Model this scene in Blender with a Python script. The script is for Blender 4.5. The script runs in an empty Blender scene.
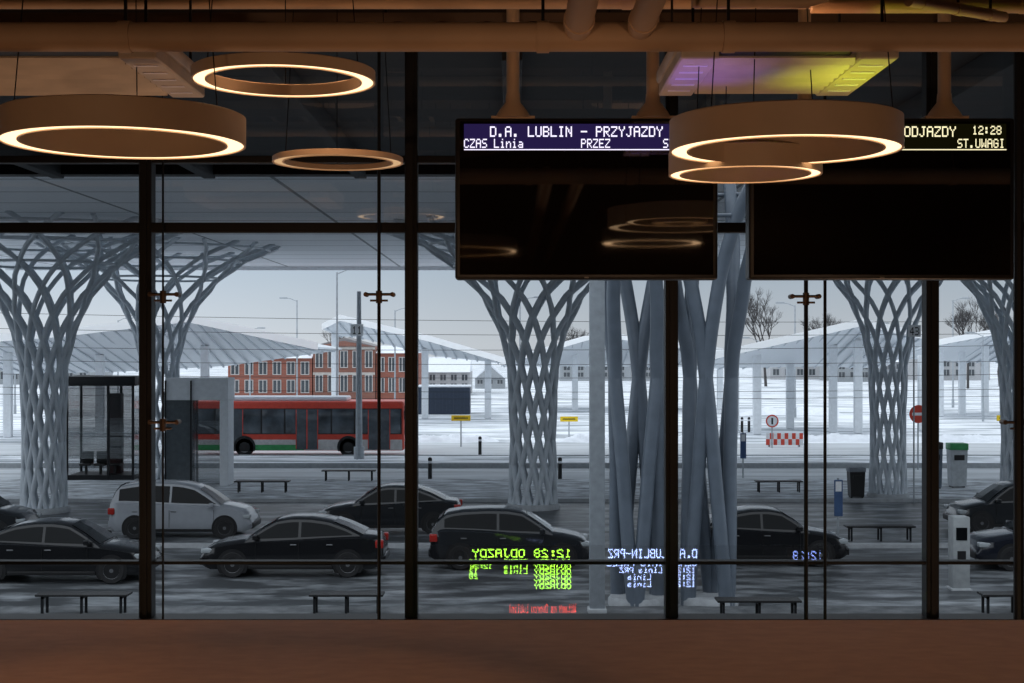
import bpy, bmesh, math, random
from mathutils import Vector, Matrix
random.seed(7)
scene = bpy.context.scene
COL = scene.collection
F = 1422.0; EYE = 5.8; HY = 345.0
def X(px, D): return (px-512.0)/F*D
def Z(py, D): return EYE+(HY-py)/F*D
def GD(py): return F*EYE/(py-HY)

# ------------------------------------------------------------------ materials
MATS = {}
def mat(name, col, rough=0.6, metal=0.0, var=0.12, scale=6.0, emit=0.0, ecol=None, bump=0.0, spec=0.5, coat=0.0):
    if name in MATS: return MATS[name]
    m = bpy.data.materials.new(name); m.use_nodes = True
    nt = m.node_tree; b = nt.nodes['Principled BSDF']
    b.inputs['Roughness'].default_value = rough
    b.inputs['Metallic'].default_value = metal
    b.inputs['Specular IOR Level'].default_value = spec
    b.inputs['Coat Weight'].default_value = coat
    tc = nt.nodes.new('ShaderNodeTexCoord')
    n = nt.nodes.new('ShaderNodeTexNoise'); n.inputs['Scale'].default_value = scale
    n.inputs['Detail'].default_value = 4
    nt.links.new(tc.outputs['Object'], n.inputs['Vector'])
    r = nt.nodes.new('ShaderNodeValToRGB')
    r.color_ramp.elements[0].position = 0.3; r.color_ramp.elements[1].position = 0.7
    lo = [c*(1-var) for c in col]; hi = [min(1, c*(1+var)) for c in col]
    r.color_ramp.elements[0].color = (*lo, 1); r.color_ramp.elements[1].color = (*hi, 1)
    nt.links.new(n.outputs['Fac'], r.inputs['Fac'])
    nt.links.new(r.outputs['Color'], b.inputs['Base Color'])
    if bump > 0:
        bp = nt.nodes.new('ShaderNodeBump'); bp.inputs['Strength'].default_value = bump
        bp.inputs['Distance'].default_value = 0.02
        nt.links.new(n.outputs['Fac'], bp.inputs['Height']); nt.links.new(bp.outputs['Normal'], b.inputs['Normal'])
    if emit > 0:
        b.inputs['Emission Color'].default_value = (*(ecol or col), 1)
        b.inputs['Emission Strength'].default_value = emit
    MATS[name] = m
    return m

def two_tone(name, a, b2, scale, p0, p1, rough=0.8, stretch=(1, 1, 1), bump=0.2, rough2=None):
    m = bpy.data.materials.new(name); m.use_nodes = True
    nt = m.node_tree; b = nt.nodes['Principled BSDF']
    tc = nt.nodes.new('ShaderNodeTexCoord'); mp = nt.nodes.new('ShaderNodeMapping')
    mp.inputs['Scale'].default_value = stretch
    nt.links.new(tc.outputs['Object'], mp.inputs['Vector'])
    n = nt.nodes.new('ShaderNodeTexNoise'); n.inputs['Scale'].default_value = scale; n.inputs['Detail'].default_value = 7
    n.inputs['Roughness'].default_value = 0.65
    nt.links.new(mp.outputs['Vector'], n.inputs['Vector'])
    r = nt.nodes.new('ShaderNodeValToRGB')
    r.color_ramp.elements[0].position = p0; r.color_ramp.elements[1].position = p1
    r.color_ramp.elements[0].color = (*a, 1); r.color_ramp.elements[1].color = (*b2, 1)
    nt.links.new(n.outputs['Fac'], r.inputs['Fac']); nt.links.new(r.outputs['Color'], b.inputs['Base Color'])
    b.inputs['Roughness'].default_value = rough
    bp = nt.nodes.new('ShaderNodeBump'); bp.inputs['Strength'].default_value = bump; bp.inputs['Distance'].default_value = 0.03
    nt.links.new(n.outputs['Fac'], bp.inputs['Height']); nt.links.new(bp.outputs['Normal'], b.inputs['Normal'])
    MATS[name] = m
    return m

def brick_mat(name, c1, c2, mortar, scale, bw=0.5, rh=0.25, ms=0.02, rough=0.8, offset=0.5, coord='Object', rot=(0,0,0)):
    m = bpy.data.materials.new(name); m.use_nodes = True
    nt = m.node_tree; b = nt.nodes['Principled BSDF']
    tc = nt.nodes.new('ShaderNodeTexCoord'); mp = nt.nodes.new('ShaderNodeMapping')
    mp.inputs['Rotation'].default_value = rot
    t = nt.nodes.new('ShaderNodeTexBrick'); t.offset = offset
    t.inputs['Color1'].default_value = (*c1, 1); t.inputs['Color2'].default_value = (*c2, 1); t.inputs['Mortar'].default_value = (*mortar, 1)
    t.inputs['Scale'].default_value = scale; t.inputs['Brick Width'].default_value = bw; t.inputs['Row Height'].default_value = rh
    t.inputs['Mortar Size'].default_value = ms
    nt.links.new(tc.outputs[coord], mp.inputs['Vector']); nt.links.new(mp.outputs['Vector'], t.inputs['Vector'])
    nt.links.new(t.outputs['Color'], b.inputs['Base Color']); b.inputs['Roughness'].default_value = rough
    MATS[name] = m
    return m

def alpha_glass(name, refl, alpha):
    m = bpy.data.materials.new(name); m.use_nodes = True
    b = m.node_tree.nodes['Principled BSDF']
    b.inputs['Base Color'].default_value = (*refl, 1); b.inputs['Metallic'].default_value = 1.0
    b.inputs['Roughness'].default_value = 0.0; b.inputs['Alpha'].default_value = alpha
    MATS[name] = m
    return m

def emis(name, col, s):
    m = bpy.data.materials.new(name); m.use_nodes = True
    nt = m.node_tree; nt.nodes.clear()
    o = nt.nodes.new('ShaderNodeOutputMaterial'); e = nt.nodes.new('ShaderNodeEmission')
    e.inputs['Color'].default_value = (*col, 1); e.inputs['Strength'].default_value = s
    nt.links.new(e.outputs[0], o.inputs['Surface']); MATS[name] = m
    return m

# ------------------------------------------------------------------ mesh builder
class MB:
    def __init__(s): s.bm = bmesh.new(); s.mi = 0
    def face(s, pts):
        vs = [s.bm.verts.new(p) for p in pts]
        try:
            f = s.bm.faces.new(vs); f.material_index = s.mi; return f
        except Exception: return None
    def box(s, x0, x1, y0, y1, z0, z1):
        v = [s.bm.verts.new(p) for p in [(x0,y0,z0),(x1,y0,z0),(x1,y1,z0),(x0,y1,z0),(x0,y0,z1),(x1,y0,z1),(x1,y1,z1),(x0,y1,z1)]]
        for q in [(0,3,2,1),(4,5,6,7),(0,1,5,4),(1,2,6,5),(2,3,7,6),(3,0,4,7)]:
            f = s.bm.faces.new([v[i] for i in q]); f.material_index = s.mi
        return s
    def bbox(s, x0, x1, y0, y1, z0, z1, b=0.01, seg=2):
        nb = bmesh.new()
        v = [nb.verts.new(p) for p in [(x0,y0,z0),(x1,y0,z0),(x1,y1,z0),(x0,y1,z0),(x0,y0,z1),(x1,y0,z1),(x1,y1,z1),(x0,y1,z1)]]
        for q in [(0,3,2,1),(4,5,6,7),(0,1,5,4),(1,2,6,5),(2,3,7,6),(3,0,4,7)]: nb.faces.new([v[i] for i in q])
        bmesh.ops.bevel(nb, geom=nb.edges[:], offset=b, segments=seg, affect='EDGES', profile=0.5)
        s.merge(nb); return s
    def merge(s, nb):
        mp = {}
        for v in nb.verts: mp[v] = s.bm.verts.new(v.co)
        for f in nb.faces:
            g = s.bm.faces.new([mp[v] for v in f.verts]); g.material_index = s.mi; g.smooth = f.smooth
        nb.free()
    def tube(s, pts, r, seg=8, caps=True):
        pts = [Vector(p) for p in pts]; n = len(pts)
        rs = r if isinstance(r, (list, tuple)) else [r]*n
        rings = []
        up = None
        for i, p in enumerate(pts):
            d = (pts[min(i+1, n-1)]-pts[max(i-1, 0)]).normalized()
            if up is None: up = Vector((0,0,1)) if abs(d.z) < 0.9 else Vector((1,0,0))
            a = d.cross(up).normalized(); b = a.cross(d).normalized(); up = b
            rings.append([s.bm.verts.new(p+(a*math.cos(2*math.pi*k/seg)+b*math.sin(2*math.pi*k/seg))*rs[i]) for k in range(seg)])
        for i in range(n-1):
            for k in range(seg):
                f = s.bm.faces.new([rings[i][k], rings[i][(k+1)%seg], rings[i+1][(k+1)%seg], rings[i+1][k]])
                f.material_index = s.mi; f.smooth = True
        if caps:
            for rr in (rings[0], rings[-1]):
                f = s.bm.faces.new(rr); f.material_index = s.mi
        return s
    def prism(s, poly, axis, a0, a1):
        def pt(u, v, a):
            return {'x': (a,u,v), 'y': (u,a,v), 'z': (u,v,a)}[axis]
        A = [s.bm.verts.new(pt(u,v,a0)) for u, v in poly]; B = [s.bm.verts.new(pt(u,v,a1)) for u, v in poly]
        n = len(poly)
        for q in (A[::-1], B):
            f = s.bm.faces.new(q); f.material_index = s.mi
        for i in range(n):
            f = s.bm.faces.new([A[i], A[(i+1)%n], B[(i+1)%n], B[i]]); f.material_index = s.mi
        return s
    def lathe(s, prof, seg=64, closed=True):
        rings = [[s.bm.verts.new((r*math.cos(2*math.pi*k/seg), r*math.sin(2*math.pi*k/seg), z)) for k in range(seg)] for r, z in prof]
        n = len(rings)
        for i in range(n if closed else n-1):
            j = (i+1) % n
            for k in range(seg):
                f = s.bm.faces.new([rings[i][k], rings[i][(k+1)%seg], rings[j][(k+1)%seg], rings[j][k]]); f.material_index = s.mi; f.smooth = True
        return s
    def obj(s, name, mats, parent=None, loc=(0,0,0), rot=(0,0,0), sharp=35, norm=True, **props):
        if norm: bmesh.ops.recalc_face_normals(s.bm, faces=s.bm.faces[:])
        me = bpy.data.meshes.new(name); s.bm.to_mesh(me); s.bm.free()
        for m in (mats if isinstance(mats, (list, tuple)) else [mats]): me.materials.append(m)
        if sharp is not None:
            for p in me.polygons: p.use_smooth = True
            me.set_sharp_from_angle(angle=math.radians(sharp))
        o = bpy.data.objects.new(name, me); COL.objects.link(o)
        o.location = loc; o.rotation_euler = rot
        if parent: o.parent = parent
        for k, v in props.items(): o[k] = v
        return o
def empty(name, loc, label, category, rot=(0,0,0), **props):
    o = bpy.data.objects.new(name, None); COL.objects.link(o); o.location = loc; o.rotation_euler = rot
    o.empty_display_size = 0.2
    o['label'] = label; o['category'] = category
    for k, v in props.items(): o[k] = v
    return o

# ------------------------------------------------------------------ dot matrix font
FONT = {
'A':"01110 10001 10001 11111 10001 10001 10001",'B':"11110 10001 10001 11110 10001 10001 11110",
'C':"01110 10001 10000 10000 10000 10001 01110",'D':"11110 10001 10001 10001 10001 10001 11110",
'E':"11111 10000 10000 11110 10000 10000 11111",'G':"01110 10001 10000 10111 10001 10001 01110",
'I':"01110 00100 00100 00100 00100 00100 01110",'J':"00111 00010 00010 00010 00010 10010 01100",
'L':"10000 10000 10000 10000 10000 10000 11111",'N':"10001 11001 10101 10101 10011 10001 10001",
'O':"01110 10001 10001 10001 10001 10001 01110",'P':"11110 10001 10001 11110 10000 10000 10000",
'R':"11110 10001 10001 11110 10100 10010 10001",'S':"01111 10000 10000 01110 00001 00001 11110",
'T':"11111 00100 00100 00100 00100 00100 00100",'U':"10001 10001 10001 10001 10001 10001 01110",
'W':"10001 10001 10001 10101 10101 11011 10001",'Y':"10001 10001 01010 00100 00100 00100 00100",
'Z':"11111 00001 00010 00100 01000 10000 11111",'.':"00000 00000 00000 00000 00000 01100 01100",
'-':"00000 00000 00000 11111 00000 00000 00000",':':"00000 01100 01100 00000 01100 01100 00000",
'1':"00100 01100 00100 00100 00100 00100 01110",'2':"01110 10001 00001 00110 01000 10000 11111",
'3':"11110 00001 00001 01110 00001 00001 11110",'4':"00010 00110 01010 10010 11111 00010 00010",
'8':"01110 10001 10001 01110 10001 10001 01110",'!':"00100 00100 00100 00100 00100 00000 00100",
'i':"00100 00000 01100 00100 00100 00100 01110",'n':"00000 00000 10110 11001 10001 10001 10001",
'a':"00000 00000 01110 00001 01111 10001 01111",'t':"01000 01000 11100 01000 01000 01001 00110",
'm':"00000 00000 11010 10101 10101 10101 10101",'y':"00000 10001 10001 01111 00001 00001 01110",
'w':"00000 00000 10001 10001 10101 10101 01010",'o':"00000 00000 01110 10001 10001 10001 01110",
'r':"00000 00000 10110 11001 10000 10000 10000",'c':"00000 00000 01110 10000 10000 10001 01110",
'u':"00000 00000 10001 10001 10001 10011 01101",'b':"10000 10000 10110 11001 10001 10001 11110",
'l':"01100 00100 00100 00100 00100 00100 01110",' ':"00000 00000 00000 00000 00000 00000 00000"}
def dots(mb, text, x, z, dw, dh, y=0.0):
    for ci, ch in enumerate(text):
        rows = FONT[ch].split()
        for r, row in enumerate(rows):
            c = 0
            while c < 5:
                if row[c] == '1':
                    c2 = c
                    while c2+1 < 5 and row[c2+1] == '1': c2 += 1
                    x0 = x+(ci*6+c)*dw; x1 = x+(ci*6+c2+1)*dw
                    z1 = z-r*dh; z0 = z-(r+1)*dh
                    mb.face([(x0,y,z0),(x1,y,z0),(x1,y,z1),(x0,y,z1)])
                    c = c2+1
                else: c += 1
def text_part(parent, mt, *a):
    m = MB(); dots(m, *a); return m.obj('lettering', mt, parent, norm=False, sharp=None)

# ------------------------------------------------------------------ common materials
M_steel_dark = mat('dark_frame_metal', (0.010,0.011,0.013), 0.5, 0.0, 0.1, spec=0.3)
M_pole = mat('galvanised_pole', (0.38,0.41,0.44), 0.55, 0.3)
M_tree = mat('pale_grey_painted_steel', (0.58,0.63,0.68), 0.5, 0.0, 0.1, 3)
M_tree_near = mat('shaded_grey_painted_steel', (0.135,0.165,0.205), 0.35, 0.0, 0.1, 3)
M_white = mat('white_painted_panel', (0.74,0.77,0.80), 0.6, 0, 0.06)
M_whiteroof = mat('white_ribbed_metal', (0.66,0.69,0.72), 0.55, 0, 0.03)
M_black = mat('black_plastic', (0.01,0.01,0.011), 0.4, 0, 0.1)
M_rubber = mat('tyre_rubber', (0.012,0.012,0.013), 0.8, 0, 0.2)
M_darkglass = mat('tinted_vehicle_glass', (0.004,0.005,0.006), 0.1, 0, 0.1, spec=0.12)
M_busglass = mat('bus_glass', (0.07,0.085,0.10), 0.15, 0, 0.7, 0.9, spec=0.6)
M_rim = mat('alloy_rim', (0.20,0.205,0.215), 0.35, 0.6)
M_red = mat('red_paint', (0.70,0.07,0.04), 0.4, 0, 0.08)
M_snow = mat('snow', (0.84,0.87,0.92), 0.9, 0, 0.05, 3, bump=0.3)
M_asphalt = two_tone('wet_asphalt', (0.05,0.055,0.06), (0.44,0.47,0.50), 1.0, 0.46, 0.76, 0.45, (0.5,1.3,1))
M_slush = two_tone('slushy_paving', (0.20,0.21,0.225), (0.74,0.78,0.82), 1.6, 0.38, 0.62, 0.8, (0.5,1.5,1))
M_road = two_tone('salted_road', (0.42,0.44,0.46), (0.72,0.75,0.78), 0.8, 0.35, 0.7, 0.75, (0.15,1.5,1))
M_snowfield = two_tone('trampled_snow', (0.32,0.35,0.38), (0.88,0.91,0.95), 0.35, 0.40, 0.54, 0.9, (0.35,1.6,1))
M_brown = mat('tan_bronze_lacquered_metal', (0.66,0.49,0.34), 0.5, 0, 0.05)
M_duct = mat('brown_duct_paint', (0.52,0.35,0.22), 0.6, 0.0, 0.12, 3)
M_ledwarm = emis('warm_led_diffuser', (1.0,0.64,0.35), 2.3)
M_ledrear = emis('bright_warm_led_diffuser', (1.0,0.62,0.33), 7.0)
M_leddim = emis('dim_warm_led_diffuser', (0.8,0.50,0.26), 0.8)
M_glass = alpha_glass('facade_glass', (0.9,0.95,1.0), 0.08)
M_clear = alpha_glass('shelter_glass', (0.3,0.34,0.36), 0.35)
M_brick = brick_mat('red_brick', (0.30,0.095,0.06), (0.36,0.12,0.08), (0.22,0.11,0.09), 1.0, 0.5, 0.16, 0.02, rot=(math.pi/2,0,0))
M_yellow = mat('yellow_sign_paint', (0.9,0.62,0.02), 0.5)
M_green = mat('green_plastic', (0.05,0.34,0.11), 0.5)
M_bark = mat('bare_bark', (0.07,0.065,0.065), 0.9)

# ------------------------------------------------------------------ interior shell
GY = 8.1; FZ = 4.64; GZ = 3.0; CZ = 7.75
def wood():
    m = bpy.data.materials.new('warm_brown_floor'); m.use_nodes = True
    nt = m.node_tree; b = nt.nodes['Principled BSDF']
    tc = nt.nodes.new('ShaderNodeTexCoord'); mp = nt.nodes.new('ShaderNodeMapping'); mp.inputs['Scale'].default_value = (1.6, 3, 1)
    n = nt.nodes.new('ShaderNodeTexNoise'); n.inputs['Scale'].default_value = 6; n.inputs['Detail'].default_value = 8; n.inputs['Distortion'].default_value = 0.3
    r = nt.nodes.new('ShaderNodeValToRGB'); r.color_ramp.elements[0].position = .3; r.color_ramp.elements[1].position = .72
    r.color_ramp.elements[0].color = (0.43,0.235,0.125,1); r.color_ramp.elements[1].color = (0.52,0.29,0.155,1)
    nt.links.new(tc.outputs['Object'], mp.inputs['Vector']); nt.links.new(mp.outputs[0], n.inputs['Vector'])
    nt.links.new(n.outputs['Fac'], r.inputs[0]); nt.links.new(r.outputs[0], b.inputs['Base Color'])
    b.inputs['Roughness'].default_value = 0.6; b.inputs['Specular IOR Level'].default_value = 0.2
    return m
M_wood = wood()
M_wall = mat('dark_plaster', (0.10,0.08,0.07), 0.8)
M_ceil = mat('dark_ceiling_paint', (0.05,0.042,0.038), 0.8)
S = dict(kind='structure')
WX0, WX1 = -6.0, 7.0
MB().box(WX0, WX1, -4.0, 6.0, FZ-0.15, FZ).obj('floor', M_wood, **S)
MB().box(WX0, WX1, -4.0, GY, 0.0, 0.03).obj('floor_hall', mat('hall_tiles', (0.12,0.11,0.10), 0.4), **S)
MB().box(WX0, WX1, -4.0, GY+0.1, CZ, CZ+0.2).obj('ceiling', M_ceil, **S)
MB().box(WX0-0.2, WX0, -4.0, GY+0.1, 0, CZ+0.2).obj('wall_left', M_wall, **S)
MB().box(WX1, WX1+0.2, -4.0, GY+0.1, 0, CZ+0.2).obj('wall_right', M_wall, **S)
MB().box(WX0-0.2, WX1+0.2, -4.2, -4.0, 0, CZ+0.2).obj('wall_back', M_wall, **S)
MB().box(WX0, WX1, GY-0.15, GY+0.1, 0, GZ).obj('wall_front_lower', M_wall, **S)
MB().box(WX0, WX1, GY-0.05, GY+0.1, 7.55, CZ).obj('wall_front_upper', M_ceil, **S)
M_fac = mat('dark_building_facade', (0.03,0.033,0.037), 0.7)
MB().box(-70, WX0-0.2, -4, GY+0.1, 0, 11).obj('wall_facade_left', M_fac, **S)
MB().box(WX1+0.2, 70, -4, GY+0.1, 0, 11).obj('wall_facade_right', M_fac, **S)
MB().box(WX0-0.2, WX1+0.2, -4, GY+0.1, CZ+0.2, 11).obj('wall_facade_top', M_fac, **S)
mx = [X(p, 8.05) for p in (-380, -117.5, 145, 411, 672, 933, 1196)]
tn = 1
for x in mx:
    m = MB(); m.bbox(x-0.036, x+0.036, GY-0.05, GY+0.05, GZ, 7.55, 0.004, 1)
    m.box(x-0.012, x+0.012, GY-0.065, GY-0.048, GZ, 7.55)
    m.obj('trim_%d' % tn, M_steel_dark, **S); tn += 1
for py, h in ((228, 0.028), (160, 0.020), (562, 0.009)):
    z = Z(py, GY)
    MB().bbox(WX0, WX1, GY-0.04, GY+0.04, z-h, z+h, 0.004, 1).obj('trim_%d' % tn, M_steel_dark, **S); tn += 1
MB().bbox(WX0, WX1, GY-0.1, GY+0.08, Z(632, GY), Z(616, GY), 0.004, 1).obj('trim_%d' % tn, M_steel_dark, **S); tn += 1
zu = Z(228, GY)
for i in range(len(mx)-1):
    MB().box(mx[i]+0.02, mx[i+1]-0.02, GY-0.005, GY+0.005, zu, 7.55).obj('window_%d' % (i+1), M_glass, sharp=None, **S)
for i, (a, b) in enumerate(((3, 4), (4, 5))):
    MB().box(mx[a]+0.02, mx[b]-0.02, GY-0.005, GY+0.005, GZ, Z(545, GY)).obj('window_%d' % (i+7), M_glass, sharp=None, **S)

def tension_rod(px, fit_pys, r=0.010, y=GY-0.09):
    x = X(px, y)
    e = empty('tension_rod', (x, y, GZ), 'slender steel tension rod with clamp fittings beside the glazing', 'tension rod', group='facade tension rods')
    MB().tube([(0,0,0), (0,0,7.57-GZ)], r, 10).obj('rod', M_steel_dark, e)
    for py in fit_pys:
        z = Z(py, y)-GZ
        m = MB(); m.tube([(-0.075,0,0.015), (0.075,0,0.015)], 0.008, 8); m.tube([(-0.05,0,-0.02), (0.05,0,-0.02)], 0.006, 8)
        m.tube([(-0.075,0,0.015), (-0.075,0.07,0.015)], 0.014, 8); m.tube([(0.075,0,0.015), (0.075,0.07,0.015)], 0.014, 8)
        m.tube([(0,0,-0.035), (0,0,0.035)], 0.018, 10)
        m.obj('clamp', mat('bronze_fitting', (0.16,0.11,0.08), 0.4, 0.8), e, loc=(0,0,z))
tension_rod(379, (297,)); tension_rod(163, (297, 425), 0.006); tension_rod(806, (299,), 0.012); tension_rod(825, (), 0.009); tension_rod(1019, (425,), 0.03)

# ------------------------------------------------------------------ ceiling services
def pipe(name, pts, r, label, cat='pipe', mt=M_duct, collars=()):
    p0 = Vector(pts[0])
    e = empty(name, p0, label, cat)
    MB().tube([Vector(p)-p0 for p in pts], r, 24).obj('pipe_body', mt, e)
    for c, d in collars:
        c = Vector(c)-p0; d = Vector(d).normalized()
        m = MB(); m.tube([c-d*0.02, c+d*0.02], r*1.10, 24); m.obj('collar', mt, e)
        m = MB(); m.tube([c+Vector((0,0,r)), Vector((c.x, c.y, CZ-p0.z))], 0.006, 6)
        m.obj('hanger', M_steel_dark, e)
    return e
pD = 4.6; pz = Z(37, pD)
pipe('ventilation_duct', [(-5.9,pD,pz), (6.9,pD,pz)], 0.047, 'long brown round duct running across the ceiling', 'duct',
     collars=[((x,pD,pz),(1,0,0)) for x in (-4.2,-1.25,0.10,0.70,2.6)])
pipe('ventilation_pipe', [(0.21,pD-0.06,pz+0.02), (0.21,3,pz+0.02), (0.21,-3.5,pz+0.02)], 0.045, 'brown pipe branching off the ceiling duct', collars=[((0.21,pD-0.15,pz+0.02),(0,1,0))])
pipe('ventilation_pipe', [(0.41,pD-0.06,pz+0.02), (0.41,-3.5,pz+0.02)], 0.042, 'brown pipe branching off the ceiling duct', collars=[((0.41,pD-0.15,pz+0.02),(0,1,0))])
for (a, b, r) in [((-5.9,6.2,7.30),(6.9,6.2,7.30),0.035), ((-5.9,7.3,7.45),(6.9,7.3,7.45),0.03), ((-5.9,5.0,7.07),(-1.9,5.0,7.07),0.022), ((-1.2,5.05,7.10),(0.0,5.05,7.10),0.02), ((1.2,5.7,7.16),(6.9,5.7,7.16),0.03), ((1.45,5.2,7.06),(1.95,5.64,7.10),0.022), ((-5.9,5.6,7.18),(0.5,5.6,7.18),0.018)]:
    pipe('service_pipe', [a, b], r, 'thin brown service pipe under the dark ceiling', collars=[(Vector(a).lerp(Vector(b), t), Vector(b)-Vector(a)) for t in (0.15,0.5,0.85)])
# bent service pipes
pipe('service_pipe', [(-0.95,4.85,7.0),(-0.86,4.85,7.0),(-0.82,4.85,7.03),(-0.80,4.85,7.08),(-0.80,4.85,CZ)], 0.020, 'bent brown service pipe rising into the ceiling')
pipe('service_pipe', [(0.62,4.9,6.98),(1.02,4.9,6.98),(1.08,4.9,7.0),(1.11,4.9,7.05),(1.11,4.9,CZ)], 0.018, 'bent brown service pipe rising into the ceiling')
pipe('service_pipe', [(-0.35,4.75,CZ),(-0.35,4.75,7.05),(-0.33,4.75,7.0),(-0.28,4.75,6.97),(-0.02,4.75,6.97)], 0.016, 'bent brown service pipe rising into the ceiling')
e = empty('cable_tray', (0,6.75,7.3), 'dark metal cable tray hung below the ceiling', 'cable tray')
m = MB(); m.box(-5.8,6.8,-0.12,-0.11,0,0.05); m.box(-5.8,6.8,0.11,0.12,0,0.05)
for i in range(60): m.box(-5.8+i*0.21,-5.77+i*0.21,-0.12,0.12,0,0.01)
m.obj('tray', mat('tray_metal', (0.16,0.11,0.08), 0.5, 0.5), e)
for x in (-4.5,-2.5,-0.6,1.6,3.8,5.6):
    MB().tube([(x,0,0.0),(x,0,CZ-7.3)],0.007,6).obj('hanger', M_steel_dark, e)
for y in (3.2, 5.85, 7.05):
    m = MB(); z0 = 7.57
    m.box(WX0+0.02, WX1-0.02, y-0.06, y+0.06, z0, z0+0.015); m.box(WX0+0.02, WX1-0.02, y-0.06, y+0.06, CZ-0.015, CZ); m.box(WX0+0.02, WX1-0.02, y-0.006, y+0.006, z0, CZ)
    m.obj('trim_%d' % tn, M_ceil, **S); tn += 1

def cassette(x0, x1, y0, y1, z, label):
    w = x1-x0; d = y1-y0
    e = empty('ceiling_vent', ((x0+x1)/2, (y0+y1)/2, z), label, 'ceiling vent')
    M_p = mat('panel_beige', (0.58,0.49,0.40), 0.5)
    m = MB(); m.bbox(-w/2, w/2, -d/2, d/2, 0.03, 0.09, 0.015); m.obj('housing', M_p, e)
    MB().box(-w/2+0.10, w/2-0.10, -d/2+0.05, d/2-0.05, 0.026, 0.03).obj('vent_opening', M_black, e)
    n = 8
    for i in range(n):
        y = -d/2+0.10+i*(d-0.2)/(n-1)
        MB().prism([(y-0.020,-0.004),(y+0.016,-0.024),(y+0.020,-0.018),(y-0.016,0.004)], 'x', -w/2+0.15, w/2-0.15).obj('louvre', M_p, e)
    for s in (-1, 1):
        MB().bbox(s*(w/2-0.08)-0.07, s*(w/2-0.08)+0.07, -d/2+0.01, d/2-0.01, -0.02, 0.032, 0.006, 1).obj('side_strip', M_p, e)
        for q in range(5):
            y = -d/2+0.14+q*(d-0.28)/4
            MB().box(s*(w/2-0.08)-0.045, s*(w/2-0.08)+0.045, y-0.012, y+0.012, -0.023, -0.018).obj('slot', mat('pale_slot', (0.85,0.82,0.9), 0.5), e)
    for sx in (-1,1):
        for sy in (-1,1): MB().tube([(sx*(w/2-0.06), sy*(d/2-0.06), 0.09), (sx*(w/2-0.06), sy*(d/2-0.06), CZ-z)], 0.006, 6).obj('hanger', M_steel_dark, e)
cassette(-2.35, X(200,5.9), 5.2, 6.05, 6.87, 'beige louvred ceiling ventilation panel')
cassette(X(665,5.6), X(878,5.5), 5.15, 5.95, 6.86, 'beige louvred ceiling ventilation panel tinted by coloured light')

# ------------------------------------------------------------------ ring lamps
def ring_abs(x, D, z, R, h, label, led=M_ledwarm, inner=0.80):
    e = empty('ring_pendant_lamp', (x, D, z), label, 'pendant lamp')
    Ri = R*inner
    MB().lathe([(R,0.0),(R,h),(R-0.008,h+0.004),(Ri+0.008,h+0.004),(Ri,h),(Ri,0.0),(Ri+0.008,0.0),(Ri+0.008,0.012),(R-0.008,0.012),(R-0.008,0.0)], 96).obj('ring_housing', M_brown, e)
    a = Ri+0.0085; b = R-0.0085
    MB().lathe([(a,0.004),(b,0.004),(b,0.011),(a,0.011)], 96).obj('lamp_diffuser', led, e)
    for k in range(3):
        t = math.radians(90+120*k+8); rr = (R+Ri)/2
        MB().tube([(rr*math.cos(t), rr*math.sin(t), h), (rr*math.cos(t)*0.75, rr*math.sin(t)*0.75, CZ-0.03-z)], 0.0022, 6).obj('suspension_wire', M_steel_dark, e)
    m = MB(); m.lathe([(0.001,CZ-0.03-z),(R*0.8,CZ-0.03-z),(R*0.8,CZ-z),(0.001,CZ-z)], 32); m.obj('ceiling_rose', M_brown, e)
def ring_lamp(pxc, wpx, py, D, hpx, label, led=M_ledwarm, inner=0.80):
    ring_abs(X(pxc, D), D, Z(py, D), wpx/2/F*D, hpx/F*D, label, led, inner)
ring_lamp(124, 240, 144, 5.0, 28, 'large bronze ring pendant lamp with glowing warm underside', inner=0.83)
ring_lamp(284, 182, 82, 5.3, 11, 'medium bronze ring pendant lamp with glowing warm underside', inner=0.83)
ring_lamp(785, 230, 151, 4.9, 31, 'large bronze ring pendant lamp hanging before the display boards', inner=0.83)
ring_lamp(745, 152, 175, 5.45, 22, 'small bronze ring pendant lamp hanging below a larger ring', inner=0.83)
ring_lamp(338, 130, 163, 6.4, 5, 'thin dim ring pendant lamp near the glazing', M_leddim, 0.82)
ring_abs(1.2, 0.8, 6.67, 0.43, 0.12, 'large bronze ring pendant lamp with glowing warm underside', led=M_ledrear)
ring_abs(-0.75, -1.0, 6.72, 0.80, 0.12, 'very large bronze ring pendant lamp with glowing underside', led=M_ledrear, inner=0.93)

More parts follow.
